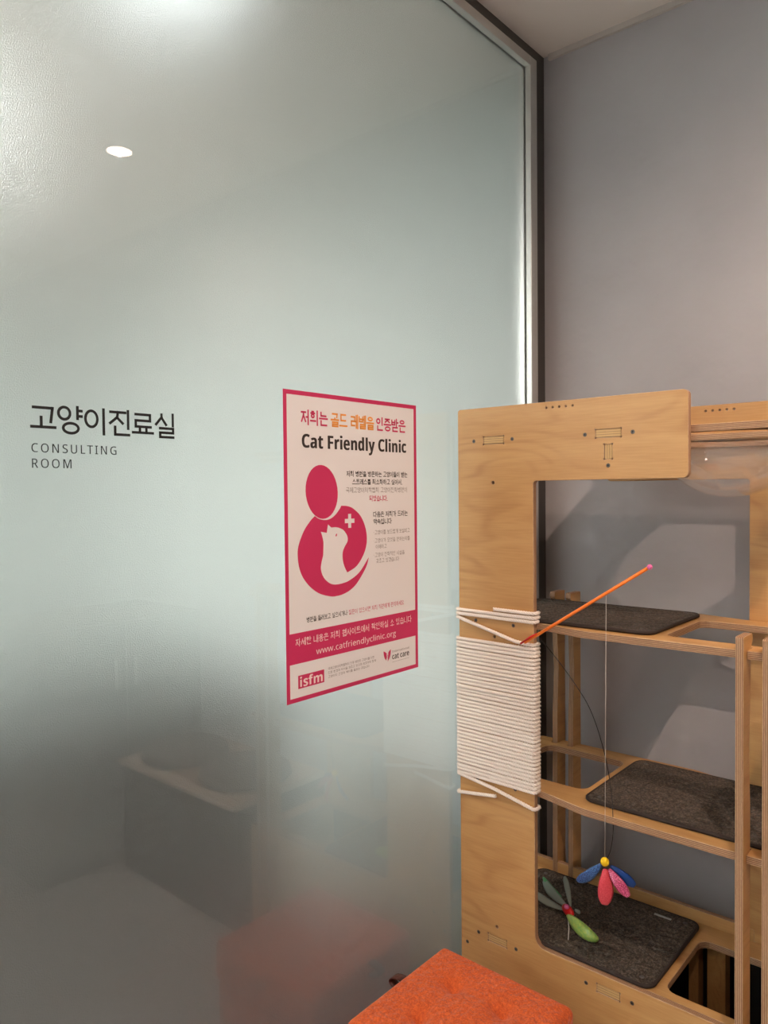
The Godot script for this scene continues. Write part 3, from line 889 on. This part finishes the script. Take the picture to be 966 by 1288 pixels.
func sign_lettering() -> void:
	var w := 0.0042; var o := Vector2(1.5311, 1.6144)
	var t := thing("hangul_lettering", "large black Korean lettering on the frosted glass, above CONSULTING ROOM", "lettering", Vector3(0.0003, o.y, o.x))
	t.basis = ON_GLASS
	var glyphs := [
		[[1.527, 1.6503, 1.4985, 1.6503, 1.5012, 1.630], [1.5157, 1.636, 1.5157, 1.6217], [1.5300, 1.6217, 1.4950, 1.6217]],
		[["o", 1.4803, 1.6444, .0090, .0092], [1.4593, 1.6548, 1.4593, 1.6375], [1.4593, 1.6495, 1.4530, 1.6495], [1.4593, 1.6412, 1.4530, 1.6412], ["o", 1.4703, 1.6222, .0120, .0076]],
		[["o", 1.4368, 1.6387, .0098, .0125], [1.4163, 1.6545, 1.4163, 1.6160]],
		[[1.4043, 1.6522, 1.3786, 1.6522], [1.3915, 1.6522, 1.3930, 1.644, 1.4050, 1.6345], [1.3930, 1.6435, 1.3835, 1.6350], [1.3737, 1.6550, 1.3737, 1.6270], [1.3968, 1.6285, 1.3968, 1.6165, 1.3725, 1.6165]],
		[[1.3599, 1.6515, 1.3335, 1.6515, 1.3335, 1.6415, 1.3599, 1.6415, 1.3599, 1.6315, 1.3325, 1.6315], [1.3525, 1.6315, 1.3525, 1.6217], [1.3405, 1.6315, 1.3405, 1.6217], [1.3650, 1.6217, 1.3286, 1.6217]],
		[[1.3115, 1.6540, 1.3115, 1.6495, 1.3220, 1.6375], [1.3115, 1.6490, 1.3030, 1.6375], [1.2896, 1.6552, 1.2896, 1.6360], [1.3145, 1.6312, 1.2893, 1.6312, 1.2893, 1.6238, 1.3145, 1.6238, 1.3145, 1.6165, 1.2890, 1.6165]],
	]
	for g in glyphs:
		var st := st_new(false)
		for path in g:
			if path[0] is String: oval(st, Vector2(o.x - path[1], path[2] - o.y), path[3], path[4], w, 0.0, 0.0005, 28)
			else:
				for i in range(0, path.size() - 2, 2):
					stroke(st, Vector2(o.x - path[i], path[i + 1] - o.y), Vector2(o.x - path[i + 2], path[i + 3] - o.y), w, 0.0, 0.0005)
		put(done(st), "letter", M.black, t)
	var c := thing("english_lettering", "small black CONSULTING ROOM lettering on the frosted glass", "lettering", Vector3(0.0003, 1.5606, 1.5316))
	c.basis = ON_GLASS
	latin("CONSULTING", false, 0.0005, 0.1362, 0.0232, 0.0133, 0.0005, "word", M.black, c, "H", 9)
	latin("ROOM", false, 0.0008, 0.0610, 0.0002, 0.0136, 0.0005, "word", M.black, c, "H", 9)

func shape2d(pts: Array, holes: Array, z0: float, z1: float) -> ArrayMesh:
	# flat print with an outline given as a closed smooth curve
	var st := st_new(false)
	var p := facing(curve2d(pts), true)
	var tr := triangles(p, holes)
	for i in range(0, tr.size(), 3):
		tri(st, Vector3(tr[i].x, tr[i].y, z1), Vector3(tr[i + 1].x, tr[i + 1].y, z1), Vector3(tr[i + 2].x, tr[i + 2].y, z1))
	return done(st)

# Catmull-Rom through the points; a point with a third entry is a sharp corner
func curve2d(pts: Array) -> PackedVector2Array:
	var o := PackedVector2Array(); var n := pts.size()
	for i in n:
		var P := []
		for k in 4: P.append(pts[(i + k - 1 + n) % n])
		var b := Vector2(P[1][0], P[1][1]); var c := Vector2(P[2][0], P[2][1])
		var a := b if P[1].size() > 2 else Vector2(P[0][0], P[0][1]); var d := c if P[2].size() > 2 else Vector2(P[3][0], P[3][1])
		if P[1].size() > 2 and P[2].size() > 2:
			o.append(b); continue
		for s in 6: o.append(b.cubic_interpolate(c, a, d, s / 6.0))
	return o

func ellipse2d(c: Vector2, rx: float, ry: float, tilt: float, n := 36) -> PackedVector2Array:
	var o := PackedVector2Array()
	for i in n: o.append(c + Vector2(cos(TAU * i / n) * rx, sin(TAU * i / n) * ry).rotated(tilt))
	return o

func flat_poly(p: PackedVector2Array, holes: Array, z: float) -> ArrayMesh:
	var st := st_new(false); var tr := triangles(p, holes)
	for i in range(0, tr.size(), 3):
		tri(st, Vector3(tr[i].x, tr[i].y, z), Vector3(tr[i + 1].x, tr[i + 1].y, z), Vector3(tr[i + 2].x, tr[i + 2].y, z))
	return done(st)

func poster() -> void:
	var W := 0.4193; var H := 0.624
	var t := thing("poster", "Cat Friendly Clinic poster with pink border taped to the frosted glass", "poster", Vector3(0.0006, 1.1002, 1.0399))
	t.basis = ON_GLASS
	box(Vector3(0, 0, 0), Vector3(W, H, 0.0006), "sheet", M.paper, t)
	var z1 := 0.0007; var z2 := 0.0008; var z3 := 0.0009
	var edge := rect(0, 0, W, H, 0)
	put(flat_poly(edge, [rect(0.0095, 0.139, W - 0.0095, H - 0.0090, 0), rect(0.0095, 0.0088, W - 0.0095, 0.077, 0)], z1), "printed_border", M.pink, t)
	# heading
	var y := 0.5862; var h := 0.0278
	put(hangul("저희는", 0.047, 0.124, y, h, 0.130, z1, z2), "heading_text", M.pink, t)
	put(hangul("골드 레벨을", 0.132, 0.269, y, h, 0.130, z1, z2), "heading_text", M.gold, t)
	put(hangul("인증받은", 0.275, 0.380, y, h, 0.130, z1, z2), "heading_text", M.pink, t)
	latin("Cat Friendly Clinic", true, 0.0497, 0.3807, 0.5106, 0.0282, z2, "title_text", M.ink, t, "C")
	# emblem: a person's head, arms curled round a cat, a white cross
	put(flat_poly(ellipse2d(Vector2(0.1043, 0.4212), 0.0462, 0.0560, 0.17), [], z1), "emblem_head", M.pink, t)
	var cat_side := [[0.0345, 0.288], [0.0360, 0.312], [0.0512, 0.342], [0.0700, 0.3625], [0.0830, 0.3720, 1], [0.0930, 0.3665], [0.1080, 0.3630], [0.1240, 0.3640], [0.1400, 0.3710], [0.1560, 0.3850], [0.1605, 0.3915, 1],
		[0.1790, 0.3905], [0.1973, 0.3850], [0.2190, 0.3700], [0.2330, 0.3500], [0.2404, 0.3260], [0.2390, 0.3030], [0.2274, 0.2800], [0.2058, 0.2590], [0.1771, 0.2481, 1],
		[0.1690, 0.2610], [0.1638, 0.2760], [0.1640, 0.2930], [0.1710, 0.3050], [0.1790, 0.3150], [0.1785, 0.3260], [0.1680, 0.3385], [0.1560, 0.3440], [0.1440, 0.3465], [0.1300, 0.3465, 1], [0.1205, 0.3535, 1], [0.1165, 0.3360, 1], [0.0995, 0.3390, 1],
		[0.1035, 0.3290], [0.1066, 0.3170], [0.1063, 0.3040], [0.1052, 0.2900], [0.1005, 0.2760], [0.0984, 0.2620], [0.1040, 0.2470], [0.1148, 0.2357], [0.1290, 0.2280], [0.1440, 0.2255], [0.1640, 0.2265], [0.1845, 0.2308], [0.2161, 0.2458], [0.2467, 0.2761, 1],
		[0.2400, 0.2590], [0.2270, 0.2420], [0.2052, 0.2205], [0.1850, 0.2090], [0.1636, 0.2028], [0.1450, 0.2010], [0.1264, 0.2020], [0.0952, 0.2110], [0.0700, 0.2260], [0.0500, 0.2460], [0.0390, 0.2660]]
	put(shape2d(cat_side, [], z1, z1), "emblem_figure", M.pink, t)
	var cr := Vector2(0.1862, 0.3585); var a := 0.0150; var b := 0.0046
	put(flat_poly(PackedVector2Array([cr + Vector2(-b, -a), cr + Vector2(b, -a), cr + Vector2(b, -b), cr + Vector2(a, -b), cr + Vector2(a, b), cr + Vector2(b, b), cr + Vector2(b, a), cr + Vector2(-b, a), cr + Vector2(-b, b), cr + Vector2(-a, b), cr + Vector2(-a, -b), cr + Vector2(-b, -b)]), [], z2), "emblem_cross", M.paper, t)
	put(flat_poly(ellipse2d(Vector2(0.1450, 0.3300), 0.0018, 0.0034, -0.5, 12), [], z1), "emblem_eye", M.pink, t)
	# paragraphs
	put(hangul("저희 병원을 방문하는 고양이들이 받는", 0.178, 0.3848, 0.4655, 0.0115, 0.128, z1, z2), "paragraph_text", M.ink, t)
	put(hangul("스트레스를 최소화하고 싶어서,", 0.1955, 0.367, 0.4483, 0.0115, 0.128, z1, z2), "paragraph_text", M.ink, t)
	put(hangul("국제고양이의학협회 고양이친화병원이", 0.175, 0.3845, 0.4305, 0.0115, 0.075, z1, z2), "paragraph_text", M.grey_ink, t)
	put(hangul("되었습니다.", 0.2505, 0.314, 0.4120, 0.0120, 0.128, z1, z2), "paragraph_text", M.pink, t)
	put(hangul("다음은 저희가 드리는", 0.2625, 0.3848, 0.3760, 0.0118, 0.128, z1, z2), "paragraph_text", M.ink, t)
	put(hangul("약속입니다", 0.2625, 0.3265, 0.3598, 0.0118, 0.128, z1, z2), "paragraph_text", M.ink, t)
	put(hangul("-고양이를 부드럽게 보살피고", 0.263, 0.392, 0.3345, 0.0095, 0.075, z1, z2), "paragraph_text", M.grey_ink, t)
	put(hangul("-고양이가 무엇을 원하는지를", 0.263, 0.392, 0.3160, 0.0095, 0.075, z1, z2), "paragraph_text", M.grey_ink, t)
	put(hangul("이해하고", 0.2695, 0.308, 0.3022, 0.0095, 0.075, z1, z2), "paragraph_text", M.grey_ink, t)
	put(hangul("-고양이 친화적인 시설을", 0.263, 0.372, 0.2840, 0.0095, 0.075, z1, z2), "paragraph_text", M.grey_ink, t)
	put(hangul("갖추고 있겠습니다", 0.2705, 0.352, 0.2705, 0.0095, 0.075, z1, z2), "paragraph_text", M.grey_ink, t)
	put(hangul("병원을 둘러보고 싶으시거나", 0.056, 0.1765, 0.1672, 0.0105, 0.11, z1, z2), "paragraph_text", M.ink, t)
	put(hangul("질문이 있으시면 저희 직원에게 문의하세요", 0.180, 0.368, 0.1672, 0.0105, 0.08, z1, z2), "paragraph_text", M.pink, t)
	# band
	put(hangul("자세한 내용은 저희 웹사이트에서 확인하실 수 있습니다", 0.025, 0.396, 0.1275, 0.0150, 0.09, z1, z2), "band_text", M.pale_ink, t)
	latin("www.catfriendlyclinic.org", false, 0.0820, 0.3373, 0.0876, 0.0132, z2, "band_text", M.pale_ink, t, "l")
	# footer
	put(flat_poly(rect(0.0311, 0.0258, 0.1043, 0.0525, 0), [], z1), "society_badge", M.pink, t)
	latin("isfm", true, 0.0360, 0.0995, 0.0290, 0.0205, z2, "badge_text", M.pale_ink, t, "f")
	put(hangul("국제고양이의학협회의 인증 병원은 고양이를 위한", 0.1155, 0.262, 0.0540, 0.0052, 0.09, z1, z2), "small_print", M.grey_ink, t)
	put(hangul("진료 환경과 지식을 갖추고 있으며 보호자와 함께", 0.1155, 0.267, 0.0455, 0.0052, 0.09, z1, z2), "small_print", M.grey_ink, t)
	put(hangul("고양이의 건강과 복지를 돌보는 곳입니다", 0.1155, 0.245, 0.0370, 0.0052, 0.09, z1, z2), "small_print", M.grey_ink, t)
	var heart := [[0.3070, 0.0326, 1], [0.2985, 0.0400], [0.2945, 0.0480], [0.2930, 0.0585, 1], [0.2985, 0.0560], [0.3040, 0.0520], [0.3062, 0.0480, 1], [0.3085, 0.0520], [0.3135, 0.0565], [0.3190, 0.0592, 1], [0.3178, 0.0490], [0.3140, 0.0400]]
	put(shape2d(heart, [ellipse2d(Vector2(0.3062, 0.0440), 0.0022, 0.0055, 0.0, 10)], z1, z1), "charity_emblem", M.pink, t)
	latin("cat care", true, 0.3235, 0.3849, 0.0345, 0.0118, z2, "charity_text", M.ink, t, "t")
	latin("International", false, 0.3237, 0.3849, 0.0505, 0.0048, z2, "charity_text", M.grey_ink, t, "I")
	box(Vector3(0.3237, 0.0285, z1), Vector3(0.3849, 0.0290, z2), "underline", M.grey_ink, t)

# ------------------------------------------------------------------ furniture
func pouf_shape(p: Vector3) -> Vector3:
	if p.y > 0.0:
		var k := clampf(p.y / 0.05, 0.0, 1.0)
		var q := Vector2(p.x, p.z)
		var e := maxf(absf(q.x), absf(q.y)) / 0.17
		var puff := 0.010 * (1.0 - e * e)
		var dip := 0.0
		for c in [Vector2(-0.062, -0.062), Vector2(0.062, -0.062), Vector2(-0.062, 0.062), Vector2(0.062, 0.062)]:
			var d: float = q.distance_to(c)
			dip += 0.015 * exp(-d * d / 0.00035) + 0.010 * exp(-d * d / 0.0022)
		# shallow creases that join the tufts
		for s in [-0.062, 0.062]:
			dip += 0.0022 * exp(-pow((q.x - s) / 0.007, 2.0)) * exp(-pow(q.y / 0.085, 4.0)) + 0.0022 * exp(-pow((q.y - s) / 0.007, 2.0)) * exp(-pow(q.x / 0.085, 4.0))
		p.y += (puff - dip) * k
	return p

func pouf() -> void:
	var t := thing("pouf", "orange fabric cube pouf with tufted top, below the poster", "pouf", Vector3(0.2205, 0, 0.7635))
	put(rbox(Vector3(0.345, 0.10, 0.345), 0.016, 56, true, 4), "tufted_lid", M.orange, t, Transform3D(Basis(), Vector3(0, 0.380, 0)))
	put(rbox(Vector3(0.335, 0.315, 0.335), 0.012, 2), "body", M.orange, t, Transform3D(Basis(), Vector3(0, 0.1725, 0)))
	var loop := []
	for i in 9:
		var a := PI * i / 8.0
		loop.append(Vector3(-0.171 - 0.034 * sin(a), 0.409 + 0.014 * cos(a), -0.030))
	var st := st_new(true)
	for i in 8:
		var p: Vector3 = loop[i]; var q: Vector3 = loop[i + 1]; var w := Vector3(0, 0, 0.022)
		var n := (q - p).cross(w).normalized() * 0.0012
		quad(st, p + n, q + n, q + w + n, p + w + n); quad(st, p - n, p + w - n, q + w - n, q - n)
		quad(st, p - n, q - n, q + n, p + n); quad(st, p + w + n, q + w + n, q + w - n, p + w - n)
	tag(put(done(st), "pull_tab", M.leather, t), "brown leather pull loop")
	for sx in [-1, 1]:
		for sz in [-1, 1]: put(lathe([[0.0, 0.016], [0.014, 0.016], [0.012, 0.0], [0.0, 0.0]], 12), "foot", M.black, t, Transform3D(Basis(), Vector3(sx * 0.14, 0, sz * 0.14)))

func bench() -> void:
	var t := thing("bench", "long bench with pale wooden top, mirrored in the lower glass", "bench", Vector3(1.315, 0, 0.22))
	box(Vector3(-0.37, 0.428, -0.215), Vector3(0.375, 0.45, 0.225), "seat_board", M.pale_wood, t, 0.003)
	box(Vector3(-0.365, 0.0, -0.215), Vector3(0.37, 0.428, 0.205), "plinth_box", M.bench_front, t, 0.003)
	for k in 2:
		var c := thing("round_cushion", ["round grey seat cushion on the bench, nearer the cat tree", "round grey seat cushion on the bench, farther from the cat tree"][k], "cushion", Vector3([1.135, 1.505][k], 0.4502, [0.24, 0.25][k]), "round cushions on the bench")
		put(lathe([[0.0, 0.0], [0.155, 0.0], [0.168, 0.008], [0.172, 0.022], [0.168, 0.036], [0.152, 0.048], [0.10, 0.052], [0.0, 0.054]], 40), "pad", M.cushion, c)
		var ring := []
		for i in 40: ring.append(Vector3(cos(TAU * i / 40) * 0.171, 0.014, sin(TAU * i / 40) * 0.171))
		put(tube(ring, 0.0035, 6, true), "piping", M.bench_front, c)
	var s := thing("storage_cabinet", "plain grey cabinet at the end of the bench", "cabinet", Vector3(2.0, 0, 0.375))
	box(Vector3(-0.25, 0.0, -0.37), Vector3(0.25, 1.0, 0.37), "carcass", M.cabinet, s, 0.004)
	for k in 2:
		var d := box(Vector3(-0.268, 0.06, -0.366 + k * 0.368), Vector3(-0.2505, 0.99, -0.002 + k * 0.368), "door", M.cabinet, s, 0.003)
		box(Vector3(-0.03, 0.2, -0.01 + (0.14 if k == 0 else -0.14)), Vector3(-0.009, 0.32, 0.01 + (0.14 if k == 0 else -0.14)), "handle", M.steel, d, 0.003)

# ------------------------------------------------------------------ toys
func petal(a: Vector3, b: Vector3, w: float, thick: float) -> ArrayMesh:
	var y := (b - a); var l := y.length(); y = y.normalized()
	var x := y.cross(Vector3(0.55, 0.1, 0.83)).normalized(); var z := x.cross(y)
	var st := st_new(true); var n := 12; var m := 8
	var rings := []
	for i in n + 1:
		var s := float(i) / n
		var ww := w * pow(sin(PI * clampf(0.06 + 0.90 * s, 0.0, 1.0)), 0.55) * (0.65 + 0.5 * s)
		var bow := 0.10 * l * sin(PI * s)
		var ring := []
		for k in m:
			var g := TAU * k / m
			ring.append(a + y * l * s + z * bow + x * cos(g) * ww + z * sin(g) * thick)
		rings.append(ring)
	for i in n:
		for k in m:
			var q := (k + 1) % m
			quad(st, rings[i][k], rings[i][q], rings[i + 1][q], rings[i + 1][k])
	for k in range(1, m - 1):
		tri(st, rings[0][0], rings[0][k + 1], rings[0][k]); tri(st, rings[n][0], rings[n][k], rings[n][k + 1])
	return done(st)

func wand_toy() -> void:
	var z := 0.490
	var t := thing("cat_teaser_wand", "orange cat teaser stick tucked in the rope, petal lure hanging below", "cat toy", Vector3(0.216, 1.165, z))
	var o := t.position
	var tip := Vector3(0.5125, 1.3588, z)
	put(tube([Vector3.ZERO, (tip - o) * 0.4, (tip - o)], 0.0037, 10), "stick", M.stick, t)
	put(ellipsoid(tip - o, Basis(), Vector3(0.0058, 0.0058, 0.0058)), "tip_cap", M.tip, t)
	var d := (tip - o).normalized()
	put(tube([Vector3(0, 0.003, 0.002) - d * 0.012, Vector3(0, 0.0042, 0.0022) + d * 0.018, Vector3(0, 0.0034, 0.0015) + d * 0.040], [0.0022, 0.0026, 0.0012], 8), "binding_thread", M.red, t)
	var bead := Vector3(0.4128, 0.7075, z)
	var hang := Vector3(0.417, 1.2955, z)
	put(tube([hang - o, bead - o], 0.0005, 5), "clear_thread", M.thread, t)
	var w := []
	for p in [[682, 801, .2537, 1.1795], [0, 0, 0.287, 1.1465], [0, 0, 0.330, 1.100], [0, 0, 0.375, 1.040], [0, 0, 0.405, 0.965], [0, 0, 0.424, 0.880], [0, 0, 0.4305, 0.790], [0, 0, 0.424, 0.735]]: w.append(Vector3(p[2], p[3], z - 0.004) - o)
	w.append(bead - o)
	var c := Curve3D.new()
	for i in w.size():
		var tg: Vector3 = (w[mini(i + 1, w.size() - 1)] - w[maxi(i - 1, 0)]) / 6.0
		c.add_point(w[i], -tg, tg)
	var pts := Array(c.tessellate(4, 2.0))
	put(tube(pts, 0.0009, 6), "spring_wire", M.wire, t)
	put(ellipsoid(bead - o, Basis(), Vector3(0.0095, 0.0100, 0.0095)), "bead", M.yellow, t)
	var b := bead - o + Vector3(0, -0.006, 0)
	put(petal(b + Vector3(-0.008, -0.002, 0.0), b + Vector3(-0.060, -0.054, 0.008), 0.0135, 0.002), "petal", M.blue, t)
	put(petal(b + Vector3(0.010, -0.002, -0.006), b + Vector3(0.062, -0.032, -0.014), 0.0125, 0.002), "petal", M.deep_blue, t)
	put(petal(b + Vector3(0.004, -0.006, 0.006), b + Vector3(0.010, -0.076, 0.022), 0.0180, 0.004), "petal", M.rose, t)
	put(petal(b + Vector3(0.010, -0.006, 0.002), b + Vector3(0.058, -0.047, 0.010), 0.0125, 0.002), "petal", M.magenta, t)

func dragonfly_toy() -> void:
	var t := thing("dragonfly_toy", "toy dragonfly with red body, green tail and see-through wings", "cat toy", Vector3(0.240, 0.448, 0.330))
	# lies on the base mat, raised on its body
	var head := Vector3(0.0, 0.026, 0.0)
	var dir := Vector3(0.105, -0.010, 0.055)
	put(ellipsoid(Vector3(0.004, 0.024, 0.004), Basis.looking_at(dir, Vector3.UP), Vector3(0.011, 0.012, 0.022)), "body", M.red, t)
	put(ellipsoid(Vector3(0.004, 0.036, 0.010), Basis(), Vector3(0.0065, 0.006, 0.0065)), "eye", M.tip, t)
	put(petal(Vector3(0.012, 0.018, 0.014), Vector3(0.105, 0.015, 0.060), 0.0190, 0.009), "tail", M.green, t)
	put(petal(Vector3(-0.006, 0.026, -0.008), Vector3(-0.098, 0.042, -0.056), 0.0135, 0.001), "wing", M.wing, t)
	put(petal(Vector3(-0.030, 0.034, -0.026), Vector3(-0.102, 0.046, -0.062), 0.0080, 0.0014), "wing_film", M.green_wing, t)
	put(petal(Vector3(-0.010, 0.020, 0.0), Vector3(-0.105, 0.030, -0.010), 0.0110, 0.001), "wing", M.wing, t)
	put(petal(Vector3(0.004, 0.028, -0.010), Vector3(-0.048, 0.060, -0.080), 0.0080, 0.001), "wing", M.wing, t)
	put(petal(Vector3(0.020, 0.026, -0.002), Vector3(0.036, 0.034, 0.004), 0.0080, 0.001), "wing", M.wing, t)
	put(tube([Vector3(0.010, 0.016, 0.016), Vector3(0.030, 0.008, 0.050), Vector3(0.046, 0.0035, 0.085)], 0.0012, 6), "leg_wire", M.thread, t)
